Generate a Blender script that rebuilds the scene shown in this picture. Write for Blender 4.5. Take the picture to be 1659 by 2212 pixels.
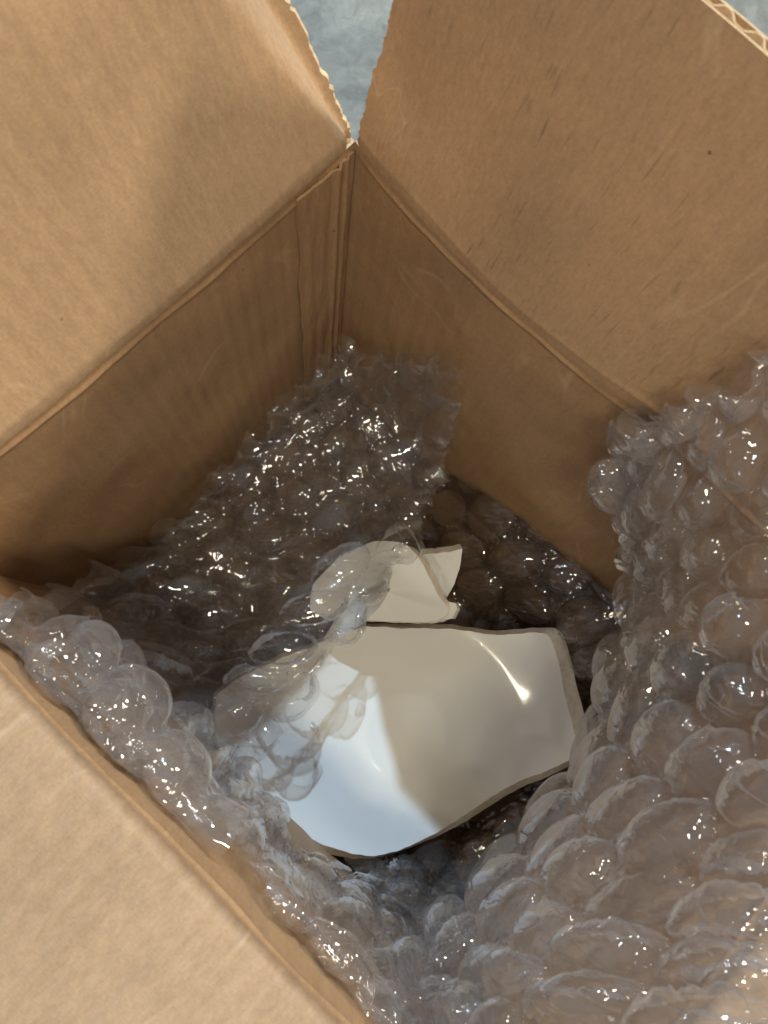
import bpy, math, random
import numpy as np
from mathutils import Vector, Matrix

random.seed(4)
rng = np.random.default_rng(11)
SC = bpy.context.scene
for o in list(bpy.data.objects):
    bpy.data.objects.remove(o)
COL = SC.collection

# ------------------------------------------------------------------ camera
BOX_Z = 0.30            # height of the crease between walls and flaps
BX, BY = 0.245, 0.325   # inner plan of the box
CAM = np.array([0.16338, 0.14, BOX_Z + 0.28])
ROT = np.array([[-0.69255869, 0.69388709, -0.19718815],
                [0.71573579, 0.69505867, -0.06793919],
                [0.08991048, -0.18818649, -0.97800874]])   # columns: picture right, picture down, view
cam_d = bpy.data.cameras.new("camera")
cam_d.sensor_fit = 'VERTICAL'
cam_d.sensor_height = 36.0
cam_d.lens = 36.0 * 1600.0 / 2212.0
cam_d.clip_start = 0.01
cam_d.clip_end = 50
cam_d.dof.use_dof = True
cam_d.dof.focus_distance = 0.47
cam_d.dof.aperture_fstop = 18.0
cam = bpy.data.objects.new("camera", cam_d)
COL.objects.link(cam)
m = Matrix(((ROT[0][0], -ROT[0][1], -ROT[0][2], CAM[0]),
            (ROT[1][0], -ROT[1][1], -ROT[1][2], CAM[1]),
            (ROT[2][0], -ROT[2][1], -ROT[2][2], CAM[2]),
            (0, 0, 0, 1)))
cam.matrix_world = m
SC.camera = cam

def P(x, y, z):
    """point at world height z on the sight line through a point measured on the photograph"""
    r = ROT @ np.array([x - 830.0, y - 1106.0, 1600.0])
    return CAM + r * ((z - CAM[2]) / r[2])

# ------------------------------------------------------------------ light of the room
W = bpy.data.worlds.new("World")
SC.world = W
W.use_nodes = True
wn = W.node_tree.nodes["Background"]
wn.inputs[0].default_value = (1.0, 0.96, 0.91, 1)
wn.inputs[1].default_value = 0.20

def ZX(x, y, at=0.232):
    """height at which the sight line through (x, y) meets the plane X = at"""
    r = ROT @ np.array([x - 830.0, y - 1106.0, 1600.0])
    return float(CAM[2] + r[2] * (at - CAM[0]) / r[0]) if r[0] * (at - CAM[0]) > 0 else 9.0

def area(name, direction, dist, sx, sy, power, color, target=(0.13, 0.14, 0.2)):
    d = Vector(direction).normalized()
    L = bpy.data.lights.new(name, 'AREA')
    L.shape = 'RECTANGLE'
    L.size, L.size_y = sx, sy
    L.energy = power
    L.color = color
    o = bpy.data.objects.new(name, L)
    o.location = Vector(target) + d * dist
    o.rotation_euler = d.to_track_quat('Z', 'Y').to_euler()
    COL.objects.link(o)
    return o

area("window_light", (-0.443, -0.489, 0.752), 2.6, 0.040, 0.045, 64, (0.57, 0.80, 1.0), (0, 0, 0.3))
area("side_lamp", (-0.76, 0.27, 0.60), 2.4, 0.34, 0.26, 45, (1.0, 0.88, 0.66), (0, 0, 0.4))
area("back_lamp", (0.0, -0.76, 0.62), 2.4, 0.26, 0.26, 15, (1.0, 0.86, 0.62), (0, 0, 0.4))
area("ceiling_lamp", (0.232, 0.12, 0.963), 2.0, 0.50, 0.06, 14, (1.0, 0.90, 0.66), (0.09, 0.25, 0.09))
for k_, (d_, w_, c_) in enumerate((((0.62, 0.22, 0.75), 3.5, (1.0, 0.90, 0.70)), ((-0.12, 0.72, 0.68), 2.0, (1.0, 0.90, 0.70)), ((0.30, -0.62, 0.72), 3.0, (0.72, 0.86, 1.0)),
                                   ((-0.60, -0.06, 0.80), 3.0, (1.0, 0.92, 0.75)), ((0.42, 0.66, 0.62), 1.8, (0.85, 0.93, 1.0)))):
    area("added_glint_light", d_, 2.3, 0.17, 0.09, w_ * 1.4, c_)  # small lights added to put glints on the bubble domes

SC.view_settings.view_transform = 'Standard'
SC.view_settings.look = 'None'
SC.view_settings.exposure = 0.0
SC.view_settings.gamma = 1.0
SC.render.engine = 'CYCLES'
cy = SC.cycles
cy.max_bounces = 12
cy.transparent_max_bounces = 64
cy.glossy_bounces = 4
cy.diffuse_bounces = 4
cy.transmission_bounces = 8
cy.caustics_reflective = False
cy.caustics_refractive = False
cy.sample_clamp_indirect = 4.0
cy.use_denoising = True
cy.use_adaptive_sampling = True
cy.adaptive_threshold = 0.03
try:
    cy.denoiser = 'OPENIMAGEDENOISE'
except Exception:
    pass

# ------------------------------------------------------------------ numpy noise
_perm = rng.permutation(256)
_perm = np.concatenate([_perm, _perm, _perm])
_grad = rng.normal(size=(256, 3))
_grad /= np.linalg.norm(_grad, axis=1)[:, None]

def noise(p):
    p = np.asarray(p, float)
    i = np.floor(p).astype(int)
    f = p - i
    w = f * f * f * (f * (f * 6 - 15) + 10)
    out = 0
    for dx in (0, 1):
        for dy in (0, 1):
            for dz in (0, 1):
                h = _perm[_perm[_perm[(i[..., 0] + dx) & 255] + ((i[..., 1] + dy) & 255)] + ((i[..., 2] + dz) & 255)]
                g = _grad[h]
                q = np.stack([f[..., 0] - dx, f[..., 1] - dy, f[..., 2] - dz], -1)
                ww = (w[..., 0] if dx else 1 - w[..., 0]) * (w[..., 1] if dy else 1 - w[..., 1]) * (w[..., 2] if dz else 1 - w[..., 2])
                out = out + ww * (q * g).sum(-1)
    return out * 1.5

def fbm(p, n=4):
    s, a = 0, 1.0
    for k in range(n):
        s = s + a * noise(p * 2 ** k + 7.3 * k)
        a *= 0.5
    return s

def crease(p, n=3):
    """sharp folded facets, as of crumpled film"""
    s, a = 0, 1.0
    for k in range(n):
        s = s + a * (np.abs(noise(p * 1.9 ** k + 3.7 * k)) - 0.25)
        a *= 0.55
    return s

def smooth(a, b, x):
    t = np.clip((x - a) / (b - a), 0, 1)
    return t * t * (3 - 2 * t)

# ------------------------------------------------------------------ materials
def new_mat(name):
    mt = bpy.data.materials.new(name)
    mt.use_nodes = True
    nt = mt.node_tree
    nt.nodes.clear()
    out = nt.nodes.new('ShaderNodeOutputMaterial')
    return mt, nt, out

def N(nt, typ, **kw):
    n = nt.nodes.new(typ)
    for k, v in kw.items():
        if k.startswith('i_'):
            key = k[2:]
            key = int(key) if key.isdigit() else key.replace('_', ' ')
            n.inputs[key].default_value = v
        else:
            setattr(n, k, v)
    return n

def ramp(nt, src, stops):
    r = nt.nodes.new('ShaderNodeValToRGB')
    el = r.color_ramp.elements
    while len(el) > 1:
        el.remove(el[-1])
    el[0].position, el[0].color = stops[0][0], stops[0][1]
    for p_, c_ in stops[1:]:
        e = el.new(p_)
        e.color = c_
    nt.links.new(src, r.inputs[0])
    return r

def mixc(nt, typ, fac, a, b):
    n = nt.nodes.new('ShaderNodeMix')
    n.data_type = 'RGBA'
    n.blend_type = typ
    for s, v in ((n.inputs[0], fac), (n.inputs[6], a), (n.inputs[7], b)):
        if hasattr(v, 'links'):
            nt.links.new(v, s)
        else:
            s.default_value = v
    return n.outputs[2]

def g(v):
    return (v, v, v, 1)

def kraft(name, base=(0.47, 0.285, 0.135), dash=0.0, rib=0.3, mottled=0.0):
    mt, nt, out = new_mat(name)
    L = nt.links.new
    bs = N(nt, 'ShaderNodeBsdfPrincipled')
    bs.inputs['Roughness'].default_value = 0.62
    bs.inputs['Specular IOR Level'].default_value = 0.35
    L(bs.outputs[0], out.inputs[0])
    uv = N(nt, 'ShaderNodeUVMap')
    def nz(scale, sx=1, sy=1, det=4, rough=0.6, dist=0):
        mp = N(nt, 'ShaderNodeMapping')
        mp.inputs['Scale'].default_value = (sx, sy, 1)
        L(uv.outputs[0], mp.inputs[0])
        t = N(nt, 'ShaderNodeTexNoise')
        t.inputs['Scale'].default_value = scale
        t.inputs['Detail'].default_value = det
        t.inputs['Roughness'].default_value = rough
        t.inputs['Distortion'].default_value = dist
        L(mp.outputs[0], t.inputs['Vector'])
        return t.outputs[0]
    b = (*base, 1)
    big = ramp(nt, nz(14, det=3), [(0.3, g(0.86)), (0.7, g(1.12))]).outputs[0]
    c = mixc(nt, 'MULTIPLY', 1.0, b, big)
    fib = ramp(nt, nz(600, 1.0, 0.35, 3, 0.7), [(0.25, g(0.84)), (0.75, g(1.14))]).outputs[0]
    c = mixc(nt, 'MULTIPLY', 0.9, c, fib)
    fib2 = ramp(nt, nz(1700, 0.3, 1.0, 2, 0.7), [(0.3, g(0.9)), (0.7, g(1.08))]).outputs[0]
    c = mixc(nt, 'MULTIPLY', 1.0, c, fib2)
    # flute streaks through the liner
    st = ramp(nt, nz(1, 260, 9, 2, 0.5), [(0.35, g(0.95)), (0.65, g(1.04))]).outputs[0]
    c = mixc(nt, 'MULTIPLY', 0.55, c, st)
    if mottled:
        mo = ramp(nt, nz(95, det=5, rough=0.65), [(0.33, g(0.80)), (0.55, g(1.0)), (0.75, g(1.16))]).outputs[0]
        c = mixc(nt, 'MULTIPLY', mottled, c, mo)
    if dash:
        d1 = ramp(nt, nz(1, 620, 66, 1, 0.3), [(0.64, g(0)), (0.74, g(1))]).outputs[0]
        d2 = ramp(nt, nz(22, det=2), [(0.42, g(0)), (0.56, g(1))]).outputs[0]
        dd = mixc(nt, 'MULTIPLY', 1.0, d1, d2)
        dd = mixc(nt, 'MULTIPLY', 1.0, dd, g(dash))
        c = mixc(nt, 'MIX', dd, c, (0.13, 0.085, 0.05, 1))
    # pale scuffs and hairline wrinkles of the paper
    sc = ramp(nt, nz(11, 1.0, 0.55, 2, 0.5, 1.3), [(0.487, g(0)), (0.498, g(1)), (0.509, g(0))]).outputs[0]
    sg = ramp(nt, nz(17, det=2), [(0.50, g(0)), (0.62, g(0.28))]).outputs[0]
    scm = mixc(nt, 'MULTIPLY', 1.0, sc, sg)
    c = mixc(nt, 'MIX', scm, c, (0.72, 0.54, 0.36, 1))
    # little dark flecks of the pulp
    sp = N(nt, 'ShaderNodeTexVoronoi')
    sp.inputs['Scale'].default_value = 62
    sp.inputs['Randomness'].default_value = 1
    L(uv.outputs[0], sp.inputs['Vector'])
    spm = ramp(nt, sp.outputs['Distance'], [(0.025, g(1)), (0.06, g(0))]).outputs[0]
    gate = ramp(nt, nz(30, det=1), [(0.56, g(0)), (0.6, g(1))]).outputs[0]
    spm = mixc(nt, 'MULTIPLY', 1.0, spm, gate)
    c = mixc(nt, 'MIX', spm, c, (0.10, 0.055, 0.03, 1))
    L(c, bs.inputs['Base Color'])
    # relief: fibres and the washboard of the flutes
    wv = N(nt, 'ShaderNodeTexWave')
    wv.bands_direction = 'X'
    wv.inputs['Scale'].default_value = 1.0
    wv.inputs['Distortion'].default_value = 0.6
    mp = N(nt, 'ShaderNodeMapping')
    mp.inputs['Scale'].default_value = (36, 4, 1)
    L(uv.outputs[0], mp.inputs[0])
    L(mp.outputs[0], wv.inputs['Vector'])
    b1 = N(nt, 'ShaderNodeBump')
    b1.inputs['Strength'].default_value = rib
    b1.inputs['Distance'].default_value = 0.0006
    L(wv.outputs[1], b1.inputs['Height'])
    b2 = N(nt, 'ShaderNodeBump')
    b2.inputs['Strength'].default_value = 0.5
    b2.inputs['Distance'].default_value = 0.00035
    L(nz(420, det=5, rough=0.7), b2.inputs['Height'])
    L(b1.outputs[0], b2.inputs['Normal'])
    b3 = N(nt, 'ShaderNodeBump')
    b3.inputs['Strength'].default_value = 0.35
    b3.inputs['Distance'].default_value = 0.002
    L(nz(26, 1.6, 0.6, 3), b3.inputs['Height'])
    L(b2.outputs[0], b3.inputs['Normal'])
    L(b3.outputs[0], bs.inputs['Normal'])
    return mt

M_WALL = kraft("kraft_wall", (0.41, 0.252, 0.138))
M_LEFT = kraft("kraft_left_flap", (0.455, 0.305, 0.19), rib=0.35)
M_RIGHT = kraft("kraft_right_flap", (0.445, 0.280, 0.162), dash=0.45)
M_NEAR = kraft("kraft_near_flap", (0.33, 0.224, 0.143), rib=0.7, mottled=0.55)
M_TORN = kraft("torn_kraft_edge", (0.66, 0.48, 0.30), rib=0.1)

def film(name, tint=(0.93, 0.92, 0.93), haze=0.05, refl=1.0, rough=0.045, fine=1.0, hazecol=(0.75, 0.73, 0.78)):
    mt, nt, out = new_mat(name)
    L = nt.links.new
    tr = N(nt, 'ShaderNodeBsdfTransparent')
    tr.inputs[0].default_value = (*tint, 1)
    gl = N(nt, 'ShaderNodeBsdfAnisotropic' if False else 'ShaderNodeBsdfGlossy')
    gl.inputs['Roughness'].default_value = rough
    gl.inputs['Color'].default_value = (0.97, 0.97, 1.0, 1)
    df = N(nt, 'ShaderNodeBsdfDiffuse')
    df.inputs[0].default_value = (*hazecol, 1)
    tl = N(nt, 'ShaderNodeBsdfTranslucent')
    tl.inputs[0].default_value = (*hazecol, 1)
    geo = N(nt, 'ShaderNodeTexCoord')
    n1 = N(nt, 'ShaderNodeTexNoise')
    n1.inputs['Scale'].default_value = 160
    n1.inputs['Detail'].default_value = 4
    n1.inputs['Distortion'].default_value = 1.2
    L(geo.outputs['Object'], n1.inputs['Vector'])
    bp = N(nt, 'ShaderNodeBump')
    bp.inputs['Strength'].default_value = 0.55 * fine
    bp.inputs['Distance'].default_value = 0.0006
    L(n1.outputs[0], bp.inputs['Height'])
    n2 = N(nt, 'ShaderNodeTexNoise')
    n2.inputs['Scale'].default_value = 45
    n2.inputs['Detail'].default_value = 2
    L(geo.outputs['Object'], n2.inputs['Vector'])
    ab = ramp(nt, n2.outputs[0], [(0.0, g(0)), (0.48, g(1)), (0.52, g(1)), (1.0, g(0))])
    bp2 = N(nt, 'ShaderNodeBump')
    bp2.inputs['Strength'].default_value = 0.5 * fine
    bp2.inputs['Distance'].default_value = 0.0012
    L(ab.outputs[0], bp2.inputs['Height'])
    L(bp.outputs[0], bp2.inputs['Normal'])
    nrm = bp2.outputs[0]
    L(nrm, gl.inputs['Normal'])
    lw = N(nt, 'ShaderNodeLayerWeight')
    lw.inputs['Blend'].default_value = 0.5
    L(nrm, lw.inputs['Normal'])
    pw = N(nt, 'ShaderNodeMath', operation='POWER')
    L(lw.outputs['Facing'], pw.inputs[0])
    pw.inputs[1].default_value = 3.2
    mr = N(nt, 'ShaderNodeMapRange')
    mr.inputs['To Min'].default_value = 0.075 * refl
    mr.inputs['To Max'].default_value = 0.46 * refl
    L(pw.outputs[0], mr.inputs[0])
    hz = N(nt, 'ShaderNodeMixShader')
    hz.inputs[0].default_value = 0.5
    L(df.outputs[0], hz.inputs[1])
    L(tl.outputs[0], hz.inputs[2])
    hm = N(nt, 'ShaderNodeMapRange')       # haze thickens where the film is seen edge on
    hm.inputs['To Min'].default_value = haze
    hm.inputs['To Max'].default_value = min(1, haze * 5 + 0.1)
    pw2 = N(nt, 'ShaderNodeMath', operation='POWER')
    lw2 = N(nt, 'ShaderNodeLayerWeight')
    lw2.inputs['Blend'].default_value = 0.5
    L(lw2.outputs['Facing'], pw2.inputs[0])
    pw2.inputs[1].default_value = 4.0
    L(pw2.outputs[0], hm.inputs[0])
    m1 = N(nt, 'ShaderNodeMixShader')
    L(hm.outputs[0], m1.inputs[0])
    L(tr.outputs[0], m1.inputs[1])
    L(hz.outputs[0], m1.inputs[2])
    m2 = N(nt, 'ShaderNodeMixShader')
    L(mr.outputs[0], m2.inputs[0])
    L(m1.outputs[0], m2.inputs[1])
    L(gl.outputs[0], m2.inputs[2])
    L(m2.outputs[0], out.inputs[0])
    return mt

HZ = (0.80, 0.81, 0.85)
M_FILM = film("clear_film", haze=0.06, refl=1.25, rough=0.025, fine=0.45, hazecol=HZ, tint=(.965, .96, .955))
M_BACK = film("clear_backing_film", haze=0.03, refl=0.9, rough=0.03, fine=0.6, hazecol=HZ, tint=(.965, .96, .955))
M_DOME = film("clear_bubble_film", haze=0.04, refl=1.4, rough=0.018, fine=0.08, hazecol=HZ, tint=(.975, .97, .965))
M_FILM2 = film("draped_film", haze=0.09, refl=1.35, rough=0.025, fine=0.35, hazecol=HZ, tint=(.955, .95, .945))
M_DOME2 = film("draped_bubble_film", haze=0.055, refl=1.45, rough=0.02, fine=0.08, hazecol=HZ, tint=(.965, .96, .955))
M_SCRAP = film("crumpled_milky_film", haze=0.14, refl=1.3, rough=0.03, fine=0.4, hazecol=HZ)
M_DEEP = film("shade_tinted_layers", haze=0.03, refl=1.2, rough=0.025, fine=0.4, hazecol=HZ, tint=(.60, .57, .53))  # dark tint stands in for shade and for wrap layers not built
M_MILK = film("milky_bubble_film", haze=0.10, refl=1.5, rough=0.022, fine=0.06, hazecol=(.90, .88, .88))

def ceramic():
    mt, nt, out = new_mat("white_glaze")
    L = nt.links.new
    bs = N(nt, 'ShaderNodeBsdfPrincipled')
    bs.inputs['Roughness'].default_value = 0.3
    bs.inputs['Specular IOR Level'].default_value = 0.15
    bs.inputs['Coat Weight'].default_value = 0.55
    bs.inputs['Coat Roughness'].default_value = 0.085
    L(bs.outputs[0], out.inputs[0])
    tc = N(nt, 'ShaderNodeTexCoord')
    n1 = N(nt, 'ShaderNodeTexNoise')
    n1.inputs['Scale'].default_value = 18
    n1.inputs['Detail'].default_value = 3
    L(tc.outputs['Object'], n1.inputs['Vector'])
    r = ramp(nt, n1.outputs[0], [(0.3, (0.82, 0.815, 0.80, 1)), (0.7, (0.86, 0.86, 0.85, 1))])
    v = N(nt, 'ShaderNodeTexVoronoi')
    v.inputs['Scale'].default_value = 26
    L(tc.outputs['Object'], v.inputs['Vector'])
    vm = ramp(nt, v.outputs['Distance'], [(0.018, g(1)), (0.035, g(0))])
    n3 = N(nt, 'ShaderNodeTexNoise')
    n3.inputs['Scale'].default_value = 12
    L(tc.outputs['Object'], n3.inputs['Vector'])
    gt = ramp(nt, n3.outputs[0], [(0.55, g(0)), (0.58, g(0.7))])
    f = mixc(nt, 'MULTIPLY', 1.0, vm.outputs[0], gt.outputs[0])
    c = mixc(nt, 'MIX', f, r.outputs[0], (0.30, 0.25, 0.2, 1))
    L(c, bs.inputs['Base Color'])
    n2 = N(nt, 'ShaderNodeTexNoise')
    n2.inputs['Scale'].default_value = 40
    n2.inputs['Detail'].default_value = 2
    L(tc.outputs['Object'], n2.inputs['Vector'])
    bp = N(nt, 'ShaderNodeBump')
    bp.inputs['Strength'].default_value = 0.12
    bp.inputs['Distance'].default_value = 0.001
    L(n2.outputs[0], bp.inputs['Height'])
    L(bp.outputs[0], bs.inputs['Coat Normal'])
    L(bp.outputs[0], bs.inputs['Normal'])
    return mt

def biscuit():
    mt, nt, out = new_mat("broken_biscuit")
    L = nt.links.new
    bs = N(nt, 'ShaderNodeBsdfPrincipled')
    bs.inputs['Roughness'].default_value = 0.8
    L(bs.outputs[0], out.inputs[0])
    tc = N(nt, 'ShaderNodeTexCoord')
    n1 = N(nt, 'ShaderNodeTexNoise')
    n1.inputs['Scale'].default_value = 220
    n1.inputs['Detail'].default_value = 5
    L(tc.outputs['Object'], n1.inputs['Vector'])
    r = ramp(nt, n1.outputs[0], [(0.3, (0.70, 0.64, 0.55, 1)), (0.7, (0.86, 0.81, 0.72, 1))])
    L(r.outputs[0], bs.inputs['Base Color'])
    bp = N(nt, 'ShaderNodeBump')
    bp.inputs['Strength'].default_value = 0.7
    bp.inputs['Distance'].default_value = 0.0008
    L(n1.outputs[0], bp.inputs['Height'])
    L(bp.outputs[0], bs.inputs['Normal'])
    return mt

M_GLAZE, M_BISC = ceramic(), biscuit()

def concrete():
    mt, nt, out = new_mat("concrete_floor")
    L = nt.links.new
    bs = N(nt, 'ShaderNodeBsdfPrincipled')
    bs.inputs['Roughness'].default_value = 0.6
    L(bs.outputs[0], out.inputs[0])
    tc = N(nt, 'ShaderNodeTexCoord')
    def nz(s, d=5, dist=0.0, rough=.6):
        t = N(nt, 'ShaderNodeTexNoise')
        t.inputs['Scale'].default_value = s
        t.inputs['Detail'].default_value = d
        t.inputs['Distortion'].default_value = dist
        t.inputs['Roughness'].default_value = rough
        L(tc.outputs['Object'], t.inputs['Vector'])
        return t.outputs[0]
    r = ramp(nt, nz(9, 6, 0.6, .7), [(0.3, (0.075, 0.088, 0.086, 1)), (0.5, (0.15, 0.16, 0.155, 1)), (0.7, (0.23, 0.235, 0.22, 1))])
    r2 = ramp(nt, nz(55, 7, 0.8), [(0.3, g(0.7)), (0.7, g(1.2))])
    c = mixc(nt, 'MULTIPLY', 1.0, r.outputs[0], r2.outputs[0])
    st = ramp(nt, nz(26, 4, 2.2), [(0.58, g(0)), (0.64, g(0.6))])
    c = mixc(nt, 'MIX', st.outputs[0], c, (0.13, 0.15, 0.15, 1))
    L(c, bs.inputs['Base Color'])
    bp = N(nt, 'ShaderNodeBump')
    bp.inputs['Strength'].default_value = 0.5
    bp.inputs['Distance'].default_value = 0.003
    L(nz(60, 6), bp.inputs['Height'])
    L(bp.outputs[0], bs.inputs['Normal'])
    return mt

# ------------------------------------------------------------------ mesh helpers
def mesh_obj(name, verts, faces, mats, parent=None, mat_idx=None, uv=None, smooth_=True):
    me = bpy.data.meshes.new(name)
    verts = np.asarray(verts, float)
    faces = np.asarray(faces)
    me.vertices.add(len(verts))
    me.vertices.foreach_set('co', verts.ravel())
    k = faces.shape[1]
    me.loops.add(faces.size)
    me.loops.foreach_set('vertex_index', faces.ravel().astype(np.int32))
    me.polygons.add(len(faces))
    me.polygons.foreach_set('loop_start', np.arange(0, faces.size, k, dtype=np.int32))
    me.polygons.foreach_set('loop_total', np.full(len(faces), k, dtype=np.int32))
    me.polygons.foreach_set('use_smooth', np.full(len(faces), smooth_))
    for mt in (mats if isinstance(mats, (list, tuple)) else [mats]):
        me.materials.append(mt)
    if mat_idx is not None:
        me.polygons.foreach_set('material_index', np.asarray(mat_idx, np.int32))
    me.update(calc_edges=True)
    if uv is not None:
        l = me.uv_layers.new(name='UVMap')
        l.data.foreach_set('uv', np.asarray(uv)[faces.ravel()].astype(np.float32).ravel())
    me.validate()
    o = bpy.data.objects.new(name, me)
    COL.objects.link(o)
    if parent is not None:
        o.parent = parent
        o.matrix_parent_inverse = Matrix.Translation(-parent.location)
    return o

def grid_faces(n, m_, off=0, flip=False):
    i, j = np.meshgrid(np.arange(n - 1), np.arange(m_ - 1), indexing='ij')
    a = (i * m_ + j).ravel() + off
    f = np.stack([a, a + m_, a + m_ + 1, a + 1], 1)
    return f[:, ::-1] if flip else f

def thing(name, label, cat, loc, group=None):
    o = bpy.data.objects.new(name, None)
    o.empty_display_size = 0.02
    o.location = loc
    COL.objects.link(o)
    o['label'] = label
    o['category'] = cat
    if group:
        o['group'] = group
    return o

def normals(G):
    du = np.gradient(G, axis=0)
    dv = np.gradient(G, axis=1)
    n = np.cross(du, dv)
    n /= np.linalg.norm(n, axis=-1, keepdims=True) + 1e-12
    return n

def slab(name, G, outward, thick, mats, parent, UV, n0=None):
    """a board: inner surface G (n,m,3), a second skin 'thick' further outward, and the cut edges between"""
    n, m_, _ = G.shape
    nr = normals(G)
    if (nr * outward).sum(-1).mean() < 0:
        nr = -nr
    B = G + nr * thick
    if n0 is not None:
        B[n0] = B[n0]
    V = np.concatenate([G.reshape(-1, 3), B.reshape(-1, 3)])
    F = [grid_faces(n, m_), grid_faces(n, m_, n * m_, True)]
    idx = np.arange(n * m_).reshape(n, m_)
    E = []
    for line in (idx[0], idx[-1][::-1], idx[:, 0][::-1], idx[:, -1]):
        a, b = line[:-1], line[1:]
        E.append(np.stack([a, b, b + n * m_, a + n * m_], 1))
    E = np.concatenate(E)
    # separate verts for the cut edges keep them crisp
    F2 = np.concatenate(F)
    off = len(V)
    V2 = np.concatenate([V, V])
    E2 = E + off
    FF = np.concatenate([F2, E2])
    mi = np.concatenate([np.zeros(len(F2)), np.ones(len(E2))])
    uv = np.concatenate([UV.reshape(-1, 2)] * 4)
    return mesh_obj(name, V2, FF, mats, parent, mi, uv)

# ------------------------------------------------------------------ floor
fl = mesh_obj("ground", [(-2.5, -2.5, 0), (2.5, -2.5, 0), (2.5, 2.5, 0), (-2.5, 2.5, 0)], [(0, 1, 2, 3)], concrete(), smooth_=False)
fl['kind'] = 'structure'

# ------------------------------------------------------------------ the box
T = 0.006
box = thing("cardboard_box", "open brown cardboard shipping box with torn flaps standing on the grey concrete", "box", (BX / 2, BY / 2, 0.0))

def fold_profile(s, seed, along):
    """push of the board into the box near the crease; s = distance from the crease"""
    a = 0.0009 * (1 + 1.1 * noise(np.stack([along * 30, along * 0 + seed, along * 0], -1)))
    c = 0.0055 + 0.0025 * noise(np.stack([along * 22, along * 0 + seed + 5, along * 0], -1))
    return a * np.exp(-((s - c) / 0.0015) ** 2)

def wall(name, p0, p1, inward, seed, mat, zb=0.004, bulge=0.0015, sag=None):
    p0, p1, inward = map(np.array, (p0, p1, inward))
    Lw = np.linalg.norm(p1 - p0)
    u = np.linspace(0, 1, int(Lw / 0.0022))
    s = np.concatenate([np.linspace(0, 0.02, 26), np.linspace(0.02, BOX_Z - zb, 90)[1:]])
    U, S = np.meshgrid(u, s, indexing='ij')
    pos = p0[None, None] + (p1 - p0)[None, None] * U[..., None]
    z = BOX_Z - S
    if sag is not None:
        z = z - sag(U * Lw) * (1 - S / (BOX_Z - zb))
    q = np.stack([U * Lw * 9 + seed, z * 9, z * 0], -1)
    d = bulge * fbm(q, 3) * smooth(0, 0.03, S) * smooth(0, 0.08, U) * smooth(0, 0.08, 1 - U)
    d = d + fold_profile(S, seed, U * Lw) * smooth(0, 0.04, U)
    d = d + 0.0006 * crease(np.stack([U * Lw * 45 + seed, z * 14, z * 0 + seed], -1), 2) * smooth(0, .01, U) * smooth(0, .01, 1 - U) * smooth(0, .01, S)
    pos = pos + inward * d[..., None]
    pos[..., 2] = z
    return slab(name, pos, -inward, T, [mat, M_TORN], box, np.stack([U * Lw + seed, z], -1))

def sag_right(y):
    # the right crease hangs lower between the corner and the wrap
    return 0.0135 * np.sin(math.pi * np.clip(y / 0.175, 0, 1)) ** 0.75 + 0.0008 * noise(np.stack([y * 60, y * 0, y * 0], -1)) * smooth(0, 0.03, y)
def sag_left(y):
    return 0.004 * np.sin(math.pi * np.clip(y / 0.245, 0, 1)) + 0.0006 * noise(np.stack([y * 50, y * 0 + 3, y * 0], -1)) * smooth(0, 0.03, y)
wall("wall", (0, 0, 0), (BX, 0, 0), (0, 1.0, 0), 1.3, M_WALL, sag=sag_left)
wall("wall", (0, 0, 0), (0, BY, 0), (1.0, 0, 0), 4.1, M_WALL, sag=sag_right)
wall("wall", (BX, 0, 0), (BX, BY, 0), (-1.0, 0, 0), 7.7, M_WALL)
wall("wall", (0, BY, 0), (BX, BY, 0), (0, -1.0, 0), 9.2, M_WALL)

U, V = np.meshgrid(np.linspace(-0.003, BX + 0.003, 40), np.linspace(-0.003, BY + 0.003, 40), indexing='ij')
slab("base", np.stack([U, V, U * 0 + 0.008], -1), np.array([0, 0, -1.0]), 0.004, [M_WALL, M_WALL], box, np.stack([U, V], -1))

# glue tab: the overlapping strip of board by the far corner
u = np.linspace(0.0015, 0.036, 40); s = np.linspace(0.004, 0.26, 120)
U, S = np.meshgrid(u, s, indexing='ij')
edge = 1 + 0.05 * noise(np.stack([S * 30, S * 0, S * 0], -1))
X = 0.0015 + (U - 0.0015) * edge
d = 0.0016 + 0.0008 * np.sin((X - 0.004) / 0.032 * math.pi) + 0.0008 * crease(np.stack([X * 120, S * 18, S * 0], -1), 3)
d += 0.0012 * np.exp(-((X - 0.012) / 0.0015) ** 2) + 0.001 * np.exp(-((X - 0.006) / 0.001) ** 2)
slab("glue_tab", np.stack([X, d, BOX_Z - S], -1), np.array([0, -1.0, 0]), 0.0012, [M_WALL, M_WALL], box, np.stack([X, BOX_Z - S], -1))

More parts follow.
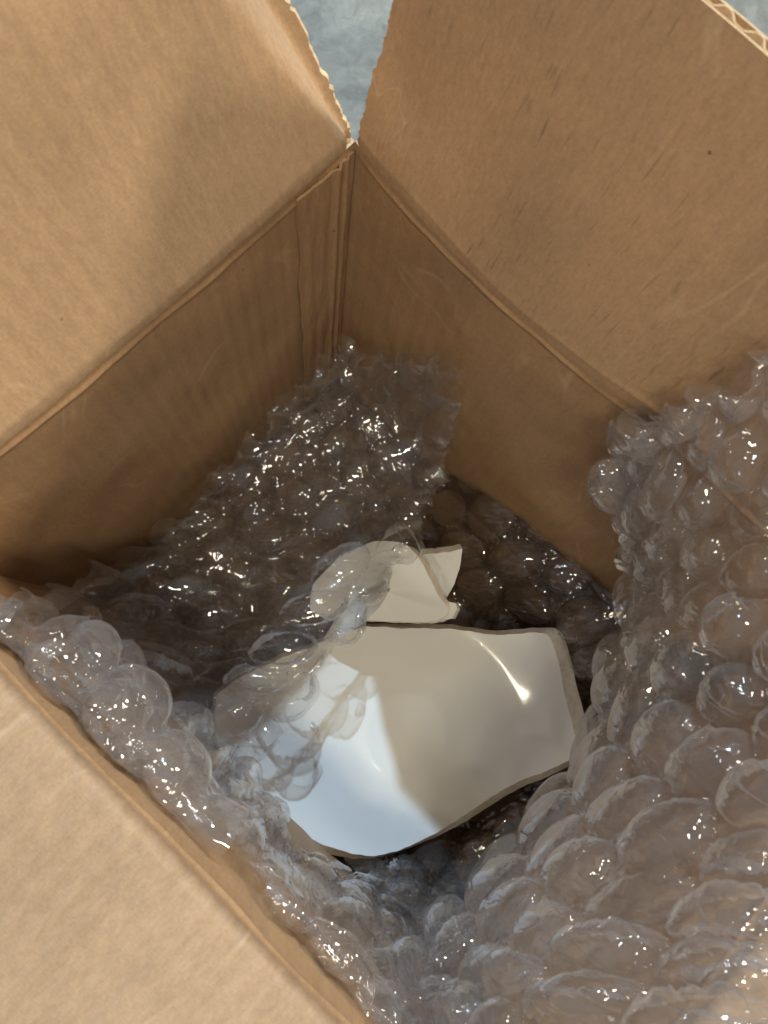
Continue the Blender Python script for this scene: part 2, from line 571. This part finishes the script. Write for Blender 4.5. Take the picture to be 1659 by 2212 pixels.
def flap(name, origin, along, outdir, Lw, length, angle, seed, mat, curl=None, jag0=True, jag1=True, bulge=0.0025, hollow=False, pull0=0.0, pull1=0.0, thick=T, sag=None):
    """origin: start of the crease; along: unit; outdir: unit, out of the box; angle from the vertical"""
    along, outdir = np.array(along, float), np.array(outdir, float)
    up = np.array([0, 0, 1.0])
    nu = int(Lw / 0.0016)
    U, S = np.meshgrid(np.linspace(0, 1, nu), np.concatenate([np.linspace(0, 0.02, 24), np.linspace(0.02, length, 70)[1:]]), indexing='ij')
    x = U * Lw
    j0 = j1 = 0
    def jag(sd):
        a = 0.0011 * np.abs(noise(np.stack([S * 330, S * 0 + sd, S * 0], -1))) * 2 + 0.0015 * noise(np.stack([S * 60, S * 0 + sd, S * 0], -1))
        return a + 0.0006 * np.abs(noise(np.stack([S * 900, S * 0 + sd, S * 0], -1)))
    if jag0:
        j0 = jag(seed) + pull0 * S
    if jag1:
        j1 = jag(seed + 3) + pull1 * S
    x = j0 + (Lw - j0 - j1) * U
    ang = math.radians(angle)
    # the fold is rounded: the angle grows over the first millimetres
    a = ang * smooth(-0.001, 0.010, S)
    ds = np.diff(S, axis=1, prepend=0)
    out = np.cumsum(np.sin(a) * ds, axis=1)
    hgt = np.cumsum(np.cos(a) * ds, axis=1)
    nin_o, nin_u = -np.cos(a), np.sin(a)      # inner face direction in (out, up)
    d = bulge * fbm(np.stack([x * 8 + seed, S * 8, S * 0], -1), 3) * smooth(0, 0.05, S)
    d = d + fold_profile(S, seed + 2, x) * 0.25
    if curl is not None:
        d = d + curl(x, S)
    out = out + nin_o * d
    hgt = hgt + nin_u * d
    if sag is not None:
        hgt = hgt - sag(x) * (1 - smooth(0, 0.9, S / length))
    G = np.array(origin) + along * x[..., None] + outdir * out[..., None] + up * hgt[..., None]
    ow = outdir * math.cos(ang) - up * math.sin(ang)
    UV = np.stack([x + seed, BOX_Z + S], -1)
    if not hollow:
        return slab(name, G, ow, thick, [mat, M_TORN], box, UV)
    # board whose cut edge shows its corrugation
    fo = slab(name, G, ow, 0.0006, [mat, M_TORN], box, UV)
    nr = normals(G)
    if (nr * ow).sum(-1).mean() < 0:
        nr = -nr
    ol = slab("outer_liner", G + nr * (thick - 0.0006), ow, 0.0006, [mat, M_TORN], fo, UV)
    fx = np.linspace(0, 1, 700)
    Gi = np.stack([np.stack([np.interp(fx, np.linspace(0, 1, nu), G[:, k, c]) for c in range(3)], -1) for k in (25, G.shape[1] - 1)], 1)
    Ni = np.stack([np.stack([np.interp(fx, np.linspace(0, 1, nu), nr[:, k, c]) for c in range(3)], -1) for k in (25, G.shape[1] - 1)], 1)
    ph = fx * Lw / 0.0098 * 2 * math.pi + 0.9 * noise(np.stack([fx * 34, fx * 0, fx * 0], -1))
    wv = np.sin(ph) + 0.12 * np.sin(3 * ph)
    off = thick / 2 + (thick / 2 - 0.0009) * wv * (0.93 + 0.12 * noise(np.stack([fx * 50, fx * 0 + 4, fx * 0], -1)))
    Gf = Gi + Ni * off[:, None, None]
    slab("fluting", Gf, ow, 0.0004, [M_TORN, M_TORN], fo, np.stack(np.meshgrid(fx * Lw, [0, .1], indexing='ij'), -1))
    return fo

def curl_left(x, s):
    # the free edge of the left flap is bent: it falls back beside the edge and turns forward again at the very edge
    w = 0.002 + 0.085 * s
    wd = 0.004 + 0.30 * s
    t = np.clip((w + wd - x) / wd, 0, 1.0)
    back = -0.90 * wd * t * t
    fwd = 0.75 * np.clip(w - x, 0, None)
    over = -0.60 * np.clip(w - x, 0, None) * 0
    return back + fwd + over

flap("flap", (0, 0, BOX_Z), (1, 0, 0), (0, -1, 0), BX, 0.118, 30, 2.2, M_LEFT, curl=curl_left, bulge=0.003, sag=sag_left)
flap("flap", (0, 0, BOX_Z), (0, 1, 0), (-1, 0, 0), BY, 0.1256, 12, 5.4, M_RIGHT, hollow=True, bulge=0.002, sag=sag_right)
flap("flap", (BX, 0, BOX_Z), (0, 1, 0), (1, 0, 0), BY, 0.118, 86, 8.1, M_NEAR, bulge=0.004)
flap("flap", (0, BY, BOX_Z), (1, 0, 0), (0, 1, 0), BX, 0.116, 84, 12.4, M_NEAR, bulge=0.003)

# ------------------------------------------------------------------ broken crockery
DISH_C = P(880, 1585, 0.078)

def dish_z(xy):
    r = np.linalg.norm(xy - DISH_C[:2], axis=-1)
    t = np.clip(r - 0.068, 0, None)
    w = 0.013
    rise = np.where(t < w, 0.5 * t * t / w, t - 0.5 * w) * 0.24 + 2.4 * t * t
    ring = 0.0003 * np.exp(-((r - 0.026) / 0.003) ** 2) - 0.00025 * np.exp(-((r - 0.036) / 0.004) ** 2)
    tilt = 0.05 * (xy[..., 0] - DISH_C[0]) - 0.04 * (xy[..., 1] - DISH_C[1])
    return DISH_C[2] + rise + ring - 0.0 + tilt

def on_dish(px, py, dz=0.0):
    z = 0.075
    for _ in range(12):
        q = P(px, py, z)
        z = dish_z(q[:2]) + dz
    return P(px, py, z)

def resample(pts, n, jitter=0.0, seed=0):
    pts = np.array(pts, float)
    seg = np.linalg.norm(np.diff(np.concatenate([pts, pts[:1]])[:, :2], axis=0), axis=1)
    t = np.concatenate([[0], np.cumsum(seg)])
    q = np.concatenate([pts, pts[:1]])
    tt = np.linspace(0, t[-1], n, endpoint=False)
    r = np.stack([np.interp(tt, t, q[:, c]) for c in range(pts.shape[1])], 1)
    # round the corners a little
    k = np.array([.2, .6, .2])
    r = sum(k[j] * np.roll(r, j - 1, axis=0) for j in range(3))
    if jitter:
        a = np.stack([tt * jitter[1], tt * 0 + seed, tt * 0], -1)
        r[:, :2] += jitter[0] * np.stack([fbm(a), fbm(a + 31)], -1)
    return r

def shard_mesh(th, front, back, ctr_f, ctr_b, lift_f=None, lift_b=None, rings=26):
    """front / back: (n,3) world outlines of the glazed faces; their break surface joins the two"""
    n = len(front)
    s = np.linspace(0, 1, rings)
    def face(o, c, lift):
        G = c + (o - c)[None] * s[:, None, None]
        if lift is not None:
            G[..., 2] = lift(G) 
        return G
    A, B = face(front, ctr_f, lift_f), face(back, ctr_b, lift_b)
    A[-1], B[-1] = front, back
    def disc(G, flip):
        V = G.reshape(-1, 3)
        i, j = np.meshgrid(np.arange(rings - 1), np.arange(n), indexing='ij')
        j2 = (j + 1) % n
        f = np.stack([i * n + j, (i + 1) * n + j, (i + 1) * n + j2, i * n + j2], -1).reshape(-1, 4)
        return V, (f[:, ::-1] if flip else f)
    VA, FA = disc(A, False)
    VB, FB = disc(B, True)
    mesh_obj("glazed_face", VA, FA, M_GLAZE, th)
    mesh_obj("glazed_underside", VB, FB, M_GLAZE, th)
    # the break
    k = 7
    w = np.linspace(0, 1, k)[:, None, None]
    E = front[None] * (1 - w) + back[None] * w
    nn = fbm(E * 260, 3)[..., None] * 0.0005 * np.sin(w * math.pi)
    cen = E.mean(axis=(0, 1))
    E = E + nn * (E - cen) / np.linalg.norm(E - cen, axis=-1, keepdims=True)
    V = E.reshape(-1, 3)
    i, j = np.meshgrid(np.arange(k - 1), np.arange(n), indexing='ij')
    j2 = (j + 1) % n
    f = np.stack([i * n + j, (i + 1) * n + j, (i + 1) * n + j2, i * n + j2], -1).reshape(-1, 4)
    mesh_obj("broken_edge", V, f, M_BISC, th)

# (x, y) of the glazed outline and (x, y) shift of the back outline
main = [(790, 1352, 0, -6), (865, 1357, 0, -9), (950, 1358, 3, -10), (1010, 1362, 4, -8), (1060, 1372, 4, -9), (1110, 1370, 4, -11),
        (1160, 1366, 8, -10), (1183, 1368, 18, -14), (1196, 1392, 24, -16), (1210, 1440, 26, -8), (1218, 1490, 30, 0), (1232, 1545, 32, 0), (1246, 1600, 26, 2), (1247, 1622, 22, 4),
        (1232, 1642, 6, 10), (1185, 1664, 4, 12), (1120, 1687, 3, 14), (1060, 1722, 3, 16), (1010, 1757, 2, 14), (960, 1790, 0, 10), (905, 1818, 0, 5),
        (860, 1838, 0, 3), (810, 1850, 0, 4), (770, 1846, -2, 9), (720, 1832, -3, 15), (660, 1808, -3, 17), (622, 1790, -4, 16), (570, 1745, -6, 10),
        (520, 1690, -8, 6), (482, 1640, -8, 4), (462, 1570, -8, 0), (468, 1500, -6, -4), (520, 1462, -4, -6), (600, 1425, -2, -8), (700, 1385, 0, -8)]
main = resample(main, 260, (2.2, 0.035))
fr = np.array([on_dish(a, b) for a, b, _, _ in main])
bk = np.array([on_dish(a + c, b + d, -0.007) for a, b, c, d in main])
sh = thing("ceramic_shard", "largest white glazed bowl fragment, lying across the middle of the box with a blue-lit patch", "broken crockery", tuple(DISH_C * [1, 1, 0] + [0, 0, .06]), "pieces of a broken white bowl")
shard_mesh(sh, fr, bk, on_dish(880, 1590), on_dish(880, 1590, -.007),
           lambda G: dish_z(G[..., :2]), lambda G: dish_z(G[..., :2]) - 0.007, rings=60)

def small_shard(label, pts, shift, bow=0.0, n=90, jit=1.2, seed=0, rings=14):
    """pts (x, y, z); shift = world vector from the glazed face to the back"""
    r = resample([(a, b, c * 1000) for a, b, c in pts], n, (jit, 0.05), seed)
    fr = np.array([P(a, b, c / 1000) for a, b, c in r])
    c = fr.mean(0)
    bk = fr + np.array(shift) + 0.0006 * np.stack([noise(fr * 300 + seed), noise(fr * 300 + 9), noise(fr * 300 + 19)], -1)
    th = thing("ceramic_shard", label, "broken crockery", tuple(c), "pieces of a broken white bowl")
    cc = c + np.array([0, 0, -bow])
    s = np.linspace(0, 1, rings)
    A, B = cc, cc + np.array(shift)
    n_ = len(fr)
    shard_mesh(th, fr, bk, A, B, rings=rings)
    return th

small_shard("white shard standing between wrap and largest fragment, its right side slanting and broken",
            [(885, 1182, .118), (903, 1200, .116), (925, 1240, .112), (948, 1290, .106), (962, 1303, .103), (972, 1322, .098), (955, 1336, .096), (925, 1344, .094),
             (860, 1343, .092), (780, 1338, .092), (712, 1342, .094), (668, 1318, .096), (676, 1262, .104), (735, 1200, .114), (810, 1168, .122), (860, 1170, .121)], (-0.003, 0.0042, -0.004), bow=0.003, seed=3)
small_shard("narrow upright white shard behind the standing shard, topmost of the broken pieces",
            [(908, 1196, .100), (940, 1196, .101), (975, 1192, .103), (1000, 1184, .106), (994, 1225, .098), (982, 1262, .090), (962, 1298, .082), (940, 1300, .082), (915, 1250, .092)],
            (-0.003, -0.003, -0.005), bow=0.005, seed=7)
small_shard("tiny white curved chip at the foot of the two upright shards",
            [(952, 1302, .100), (970, 1300, .101), (986, 1304, .102), (989, 1316, .101), (978, 1334, .097), (955, 1340, .094), (935, 1344, .094)],
            (-0.002, 0.002, -0.005), bow=0.002, seed=9, n=60, rings=8)
small_shard("grey shaded shard tip poking out of the wrap above the largest fragment",
            [(842, 1277, .132), (820, 1312, .126), (792, 1342, .118), (765, 1360, .108), (730, 1385, .095), (700, 1380, .088), (730, 1330, .098), (785, 1290, .116)],
            (-0.003, -0.001, -0.004), bow=0.001, seed=12)
ch = on_dish(681, 1575)
def chip():
    th = thing("ceramic_chip", "tiny loose ceramic flake lying on the left part of the largest fragment", "broken crockery", tuple(ch))
    pts = np.array([(671, 1562), (679, 1561), (684, 1569), (691, 1578), (688, 1585), (681, 1586), (677, 1577), (670, 1570)], float)
    pts = np.repeat(pts, 3, 0) * .6 + np.repeat(np.roll(pts, -1, 0), 3, 0) * .4
    fr = np.array([on_dish(x_, y_, .0016 + .0006 * math.sin(k)) for k, (x_, y_) in enumerate(pts)])
    shard_mesh(th, fr, fr - [0.0004, 0.0004, 0.0013], fr.mean(0), fr.mean(0) - [0, 0, .0012], rings=4)
chip()

# ------------------------------------------------------------------ bubble wrap
def cr_interp(C, t):
    """Catmull-Rom along axis 0"""
    n = C.shape[0]
    x = t * (n - 1)
    i = np.clip(np.floor(x).astype(int), 0, n - 2)
    f = (x - i).reshape(-1, *([1] * (C.ndim - 1)))
    ext = np.concatenate([2 * C[:1] - C[1:2], C, 2 * C[-1:] - C[-2:-1]])
    p0, p1, p2, p3 = ext[i], ext[i + 1], ext[i + 2], ext[i + 3]
    return 0.5 * (2 * p1 + (p2 - p0) * f + (2 * p0 - 5 * p1 + 4 * p2 - p3) * f * f + (3 * p1 - p0 - 3 * p2 + p3) * f ** 3)

def inside_box(x, y, z, gap=0.013):
    """slide a point up its sight line until it clears the walls and the right flap"""
    for _ in range(200):
        p = P(x, y, z)
        lim = gap if z < BOX_Z else gap - (z - BOX_Z) * 0.213
        if (p[0] >= lim or z > 0.45) and (p[1] >= gap or z > BOX_Z) and (p[0] <= BX - 0.010 or z > BOX_Z - .03):
            break
        z += 0.002
    return P(x, y, z)

def wrap(label, ctrl, seed, spacing=0.035, rad=0.0163, hgt=0.0115, res=0.0009, world=False, rough_amp=1.0, clampx=True, up=1, defl=(0.45, 1.0), split=True, film_mat=None, dome_mat=None, group="sheets of bubble wrap in the box", minsize=0, edge_wave=0.003, name="bubble_wrap", cat="bubble wrap", back=True, skew=0.35, wrinkle=1.0, back_mat=None):
    C = np.array(ctrl, float) if world else np.array([[inside_box(*q) for q in row] for row in ctrl])
    # real lengths
    Lu = np.linalg.norm(np.diff(C, axis=0), axis=-1).sum(0).mean()
    Lv = np.linalg.norm(np.diff(C, axis=1), axis=-1).sum(1).mean()
    nu, nv = int(Lu / res), int(Lv / res)
    # even out the spacing along each direction
    du = np.linalg.norm(np.diff(C, axis=0), axis=-1).mean(1)
    dv = np.linalg.norm(np.diff(C, axis=1), axis=-1).mean(0)
    cu = np.concatenate([[0], np.cumsum(du)]) / du.sum()
    cv = np.concatenate([[0], np.cumsum(dv)]) / dv.sum()
    tu = np.interp(np.linspace(0, 1, nu), cu, np.linspace(0, 1, len(cu)))
    tv = np.interp(np.linspace(0, 1, nv), cv, np.linspace(0, 1, len(cv)))
    G = cr_interp(C, tu)
    G = np.swapaxes(cr_interp(np.swapaxes(G, 0, 1), tv), 0, 1)
    a, b = np.meshgrid(np.linspace(0, Lu, nu), np.linspace(0, Lv, nv), indexing='ij')
    nr = normals(G)
    view = CAM - G
    if (nr * view).sum() * up < 0:
        nr = -nr
    # slumps, folds and crumples of the whole sheet
    q = np.stack([a, b, a * 0 + seed], -1)
    edge = np.minimum(np.minimum(a, Lu - a), np.minimum(b, Lv - b))
    d = rough_amp * (0.0050 * fbm(q * 16, 2) + 0.0012 * crease(q * 30 + 5, 2))
    rot_ = 0.6 + seed
    ar, br = a * math.cos(rot_) + b * math.sin(rot_), -a * math.sin(rot_) + b * math.cos(rot_)
    d = d + rough_amp * wrinkle * 0.0009 * crease(np.stack([ar * 26 + 0.8 * noise(q * 30), br * 110, ar * 0 + seed], -1), 3)
    near_edge = np.exp(-edge / 0.010)
    d = d + near_edge * edge_wave * noise(np.stack([a * 75, b * 75, a * 0 + seed], -1))
    shift = near_edge[..., None] * 0.004 * np.stack([noise(q * 60 + 1), noise(q * 60 + 11), noise(q * 60 + 21)], -1)
    G0 = G + nr * d[..., None] + shift
    nr2 = normals(G0)
    if (nr2 * nr).sum() < 0:
        nr2 = -nr2
    # bubbles, in staggered rows
    wq = q * 20
    aa = a + 0.0035 * noise(wq + 2) + seed * 0.013
    bb = b + 0.0035 * noise(wq + 12) + seed * 0.007
    sp_b = spacing * 0.88
    row = np.round(bb / sp_b)
    best_r = np.full(a.shape, 9.0)
    best_id = np.zeros(a.shape, int)
    th_ = np.zeros(a.shape)
    rnd = np.random.default_rng(int(seed * 100) + 5).random((64, 64, 5))
    for dr in (-1, 0, 1):
        rr = row + dr
        off = (rr.astype(int) % 2) * 0.5
        colm = np.round(aa / spacing - off)
        for dc in (0,):
            cc = colm + dc
            ca = (cc + off) * spacing
            cb = rr * sp_b
            ri, ci = rr.astype(int) % 64, cc.astype(int) % 64
            ex = 1 + 0.16 * (rnd[ri, ci, 0] - 0.5)
            x = (aa - ca) / (rad * ex)
            y = (bb - cb) / (rad * (2 - ex))
            x = x + skew * 0.0 * y
            r = np.sqrt(x * x + y * y)
            ang = np.arctan2(y, x)
            r = r * (1 + 0.035 * noise(np.stack([np.cos(ang) * 1.6 + ci * 3.1, np.sin(ang) * 1.6 + ri * 2.7, r * 0], -1)))
            upd = r < best_r
            best_r = np.where(upd, r, best_r)
            best_id = np.where(upd, ri * 64 + ci, best_id)
            th_ = np.where(upd, ang, th_)
    ri, ci = best_id // 64, best_id % 64
    r = best_r
    puff = defl[0] + (defl[1] - defl[0]) * rnd[ri, ci, 1] ** 0.7
    puff = np.where(rnd[ri, ci, 3] < 0.10, puff * 0.35, puff)
    inside = r < 1.0
    rc = np.clip(r, 0, 1)
    dome = (1 - rc ** 2.6) ** 0.62
    # sagging dents and facets of the thin dome
    loc = q * 60 + np.stack([ci * 1.7, ri * 2.3, ci * 0.0], -1)
    dent = 0.13 * noise(loc * .5) + 0.15 * crease(loc * .6, 2) * (1.25 - puff)
    lean = 0.25 * (rnd[ri, ci, 2] - 0.5)
    h = hgt * puff * dome * (1 + dent) * (1 + lean * rc * np.cos(th_ + rnd[ri, ci, 4] * 6.28))
    # pleats gathered round the rim
    npl = 18 + (rnd[ri, ci, 0] * 10).astype(int)
    pleat = (0.5 + 0.5 * np.cos(npl * th_ + 5 * noise(np.stack([np.cos(th_) * 2 + ci, np.sin(th_) * 2 + ri, ci * .0], -1))))
    pl_w = np.clip(0.6 + 1.4 * noise(np.stack([np.cos(th_) * 1.2 + ci * 5, np.sin(th_) * 1.2 + ri * 4, ci * 0.], -1)), 0, 1.3)
    h = h + 0.0014 * pleat * pl_w * np.exp(-((r - 0.95) / 0.15) ** 2)
    # web between the bubbles, drawn into radiating folds
    h = h + np.where(inside, 0, 0.0007 * crease(q * 150, 2) + 0.0010 * pleat * np.exp(-np.abs(r - 1) / 0.15) - 0.0006 * np.exp(-((r - 1.03) / 0.04) ** 2))
    D = G0 + nr2 * h[..., None]
    if clampx:
        D[..., 0] = np.clip(D[..., 0], 0.0022, BX - 0.0025)
        m_in = D[..., 2] < BOX_Z
        D[..., 1] = np.where(m_in, np.clip(D[..., 1], 0.0025, BY - 0.0025), D[..., 1])
    D[..., 2] = np.clip(D[..., 2], 0.011, 0.52)
    base = G[nu // 2, nv // 2].copy()
    root = thing(name, label, cat, (base[0], base[1], max(0.0, float(G[..., 2].min()))), group)
    F = grid_faces(nu, nv)
    # ragged cut border
    cutn = 0.0025 * (noise(np.stack([a * 90, b * 90, a * 0 + seed + 4], -1)) + 0.6)
    keep = (edge > cutn).ravel()[F].all(1)
    F = F[keep]
    fi = inside.ravel()[F].sum(1) >= 3
    fid = best_id.ravel()[F[:, 0]]
    fid = np.where(fi, np.array([np.bincount(x).argmax() for x in ()]) if False else best_id.ravel()[F[:, 0]], -1)
    # take the id from a corner that lies inside
    for k in (1, 2, 3):
        c_in = inside.ravel()[F[:, k]] & ~inside.ravel()[F[:, 0]]
        fid = np.where(fi & c_in, best_id.ravel()[F[:, k]], fid)
    Vf = D.reshape(-1, 3)
    def sub(nm, faces, mat):
        used = np.unique(faces)
        mp = np.zeros(len(Vf), int)
        mp[used] = np.arange(len(used))
        return mesh_obj(nm, Vf[used], mp[faces], mat, root)
    hem_w = 0.007 + 0.005 * noise(np.stack([a * 40, b * 40, a * 0 + seed + 9], -1))
    hem_f = (edge < hem_w).ravel()[F[:, 0]] & (fid < 0)
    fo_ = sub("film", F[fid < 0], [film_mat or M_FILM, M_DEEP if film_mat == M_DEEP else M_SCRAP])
    if len(fo_.data.polygons) == int((fid < 0).sum()):
        fo_.data.polygons.foreach_set('material_index', hem_f[fid < 0].astype(np.int32))
    cnt = 0
    for k in np.unique(fid[fid >= 0]):
        ff = F[fid == k]
        # the same number may come back far away on the sheet: it does not within 64 rows
        if len(ff) < 12:
            continue
        sub("bubble", ff, dome_mat or M_DOME)
        cnt += 1
    if back:
        st = 2
        Bk = G0[::st, ::st] - nr2[::st, ::st] * (0.0012 + 0.0008 * crease(q[::st, ::st] * 110, 2))[..., None]
        if clampx:
            Bk[..., 0] = np.clip(Bk[..., 0], 0.0016, BX - 0.0018)
            Bk[..., 1] = np.where(Bk[..., 2] < BOX_Z, np.clip(Bk[..., 1], 0.0018, BY - 0.0018), Bk[..., 1])
        Bk[..., 2] = np.clip(Bk[..., 2], 0.010, 0.52)
        Fb = grid_faces(Bk.shape[0], Bk.shape[1])
        kb = (edge > cutn)[::st, ::st].ravel()[Fb].all(1)
        mesh_obj("backing_film", Bk.reshape(-1, 3), Fb[kb], back_mat or M_BACK, root)
    return root, cnt

tot = []
# sheet lying on the floor of the box, under the pieces, climbing the right wall
gx, gy = np.linspace(-0.004, BX + 0.004, 9), np.linspace(-0.004, BY + 0.004, 11)
ctrl = []
for x in gx:
    row = []
    for y in gy:
        z = 0.030 + 0.006 * math.sin(x * 40 + y * 22) + 0.005 * math.cos(y * 47)
        z += 0.085 * float(smooth(0.07, 0.0, x)) * float(smooth(0.08, 0.22, y))
        z += 0.040 * float(smooth(0.18, 0.24, x)) * float(smooth(0.1, 0.2, y))
        z += 0.05 * float(smooth(0.27, 0.32, y))
        row.append((x, y, z))
    ctrl.append(row)
tot.append(wrap("bubble wrap with shade tinted into its film, lining the bottom of the box beneath the white shards", ctrl, 1.7, world=True, rough_amp=1.5, defl=(0.3, .9), film_mat=M_DEEP, back_mat=M_DEEP))

L = [
 [(690, 765, .113), (760, 752, .120), (830, 760, .128), (900, 756, .134), (985, 790, .130)],
 [(600, 860, .100), (720, 870, .124), (810, 880, .132), (890, 880, .128), (985, 885, .108)],
 [(520, 960, .088), (640, 980, .118), (760, 990, .126), (860, 1000, .122), (968, 1010, .118)],
 [(400, 1100, .085), (540, 1120, .110), (680, 1130, .122), (800, 1130, .126), (930, 1105, .135)],
 [(260, 1230, .092), (430, 1230, .112), (590, 1250, .122), (740, 1230, .148), (868, 1215, .128)],
 [(100, 1275, .120), (290, 1330, .128), (480, 1380, .125), (640, 1370, .150), (770, 1335, .130)],
 [(-10, 1320, .25), (150, 1400, .185), (390, 1490, .135), (540, 1500, .148), (655, 1480, .130)],
 [(-40, 1370, .27), (120, 1450, .225), (320, 1590, .16), (470, 1620, .148), (560, 1640, .130)],
 [(-20, 1410, .265), (130, 1510, .245), (310, 1650, .21), (450, 1730, .15), (530, 1740, .134)],
 [(20, 1455, .26), (180, 1590, .25), (320, 1710, .235), (450, 1790, .19), (570, 1800, .15)],
]
tot.append(wrap("clear bubble wrap draped from the left wall over the left end of the shards", L, 3.1, rough_amp=0.9, wrinkle=0.55, hgt=0.0150, edge_wave=0.007, film_mat=M_FILM2, dome_mat=M_DOME2, defl=(0.5, 1.0)))

S_ = []
cl = [(150, 1350), (180, 1410), (225, 1475), (285, 1565), (345, 1650), (400, 1720), (450, 1775), (500, 1815)]
cl = [(x, y, min(ZX(x, y, 0.230), .268)) for x, y in cl]
print("strand", [(round(c[2], 3), P(*c).round(3).tolist()) for c in cl])
for k, (x, y, z) in enumerate(cl):
    x0, y0, _ = cl[max(k - 1, 0)]
    x1, y1, _ = cl[min(k + 1, len(cl) - 1)]
    t = np.array([x1 - x0, y1 - y0], float)
    t /= np.linalg.norm(t)
    nx, ny = t[1], -t[0]
    w = 44 + 2.5 * k
    S_.append([(x - nx * w * .95, y - ny * w * .95, z - .030), (x - nx * w * .75, y - ny * w * .75, z - .010), (x, y, z), (x + nx * w * .75, y + ny * w * .75, z - .010), (x + nx * w * .95, y + ny * w * .95, z - .030)])
F_ = [
 [(470, 1690, .16), (590, 1730, .135), (625, 1840, .090), (760, 1880, .060), (900, 1860, .052), (1060, 1790, .050)],
 [(500, 1800, .24), (600, 1830, .20), (690, 1900, .140), (820, 1940, .095), (950, 1930, .085), (1090, 1890, .080)],
 [(580, 1925, .265), (660, 1960, .235), (760, 1990, .180), (880, 2010, .130), (990, 2000, .110), (1110, 1980, .110)],
 [(670, 2030, .27), (745, 2070, .250), (840, 2090, .200), (940, 2100, .155), (1040, 2090, .140), (1150, 2070, .135)],
 [(750, 2130, .28), (830, 2180, .255), (920, 2200, .210), (1010, 2200, .170), (1110, 2190, .155), (1210, 2160, .150)],
 [(840, 2250, .28), (920, 2300, .255), (1000, 2320, .210), (1090, 2320, .170), (1190, 2290, .155), (1280, 2260, .150)],
]
tot.append(wrap("crumpled wrap with flattened cells between the largest fragment and the lower edge of the photo", F_, 8.2, spacing=0.036, rad=0.0165, hgt=.010, defl=(0.3, .95), rough_amp=1.3, wrinkle=0.8, film_mat=M_SCRAP, clampx=True))
tot.append(wrap("narrow curled strand of milky bubble wrap along the near edge of the box", S_, 5.3, spacing=0.032, rad=0.0145, hgt=.012, rough_amp=0.8, wrinkle=.6, film_mat=M_SCRAP, dome_mat=M_MILK, clampx=True))

R_ = [
 [(1420, 960, .225), (1400, 915, .262), (1480, 870, .295), (1560, 832, .325), (1665, 742, .345), (1850, 620, .36)],
 [(1390, 1070, .15), (1340, 1010, .205), (1430, 990, .275), (1560, 960, .318), (1690, 900, .342), (1880, 830, .365)],
 [(1420, 1200, .11), (1345, 1130, .170), (1425, 1130, .258), (1560, 1100, .310), (1700, 1060, .338), (1900, 1010, .365)],
 [(1430, 1330, .09), (1370, 1290, .145), (1440, 1260, .242), (1570, 1230, .302), (1720, 1200, .335), (1920, 1180, .365)],
 [(1400, 1500, .07), (1305, 1470, .125), (1395, 1430, .228), (1530, 1390, .295), (1700, 1370, .332), (1930, 1350, .365)],
 [(1340, 1680, .05), (1240, 1640, .112), (1340, 1600, .215), (1500, 1560, .290), (1690, 1540, .330), (1940, 1520, .365)],
 [(1230, 1850, .05), (1140, 1790, .108), (1250, 1760, .208), (1430, 1730, .286), (1650, 1710, .330), (1940, 1700, .368)],
 [(1120, 2010, .06), (1010, 1950, .112), (1130, 1920, .205), (1330, 1900, .284), (1600, 1880, .332), (1930, 1870, .370)],
 [(1010, 2140, .07), (890, 2100, .120), (1020, 2080, .208), (1220, 2060, .285), (1530, 2040, .335), (1920, 2030, .372)],
 [(930, 2280, .08), (810, 2240, .130), (940, 2220, .212), (1150, 2210, .288), (1480, 2190, .338), (1900, 2190, .375)],
 [(860, 2420, .10), (750, 2380, .138), (880, 2370, .216), (1090, 2360, .290), (1440, 2350, .340), (1880, 2350, .378)],
]
tot.append(wrap("big pile of clear bubble wrap bulging up out of the right side of the box", R_, 6.4, spacing=0.037, rad=0.0176, hgt=.0142, rough_amp=1.15, wrinkle=0.45, clampx=False, dome_mat=M_MILK, defl=(0.45, 1.0)))
print("bubbles", [t[1] for t in tot])
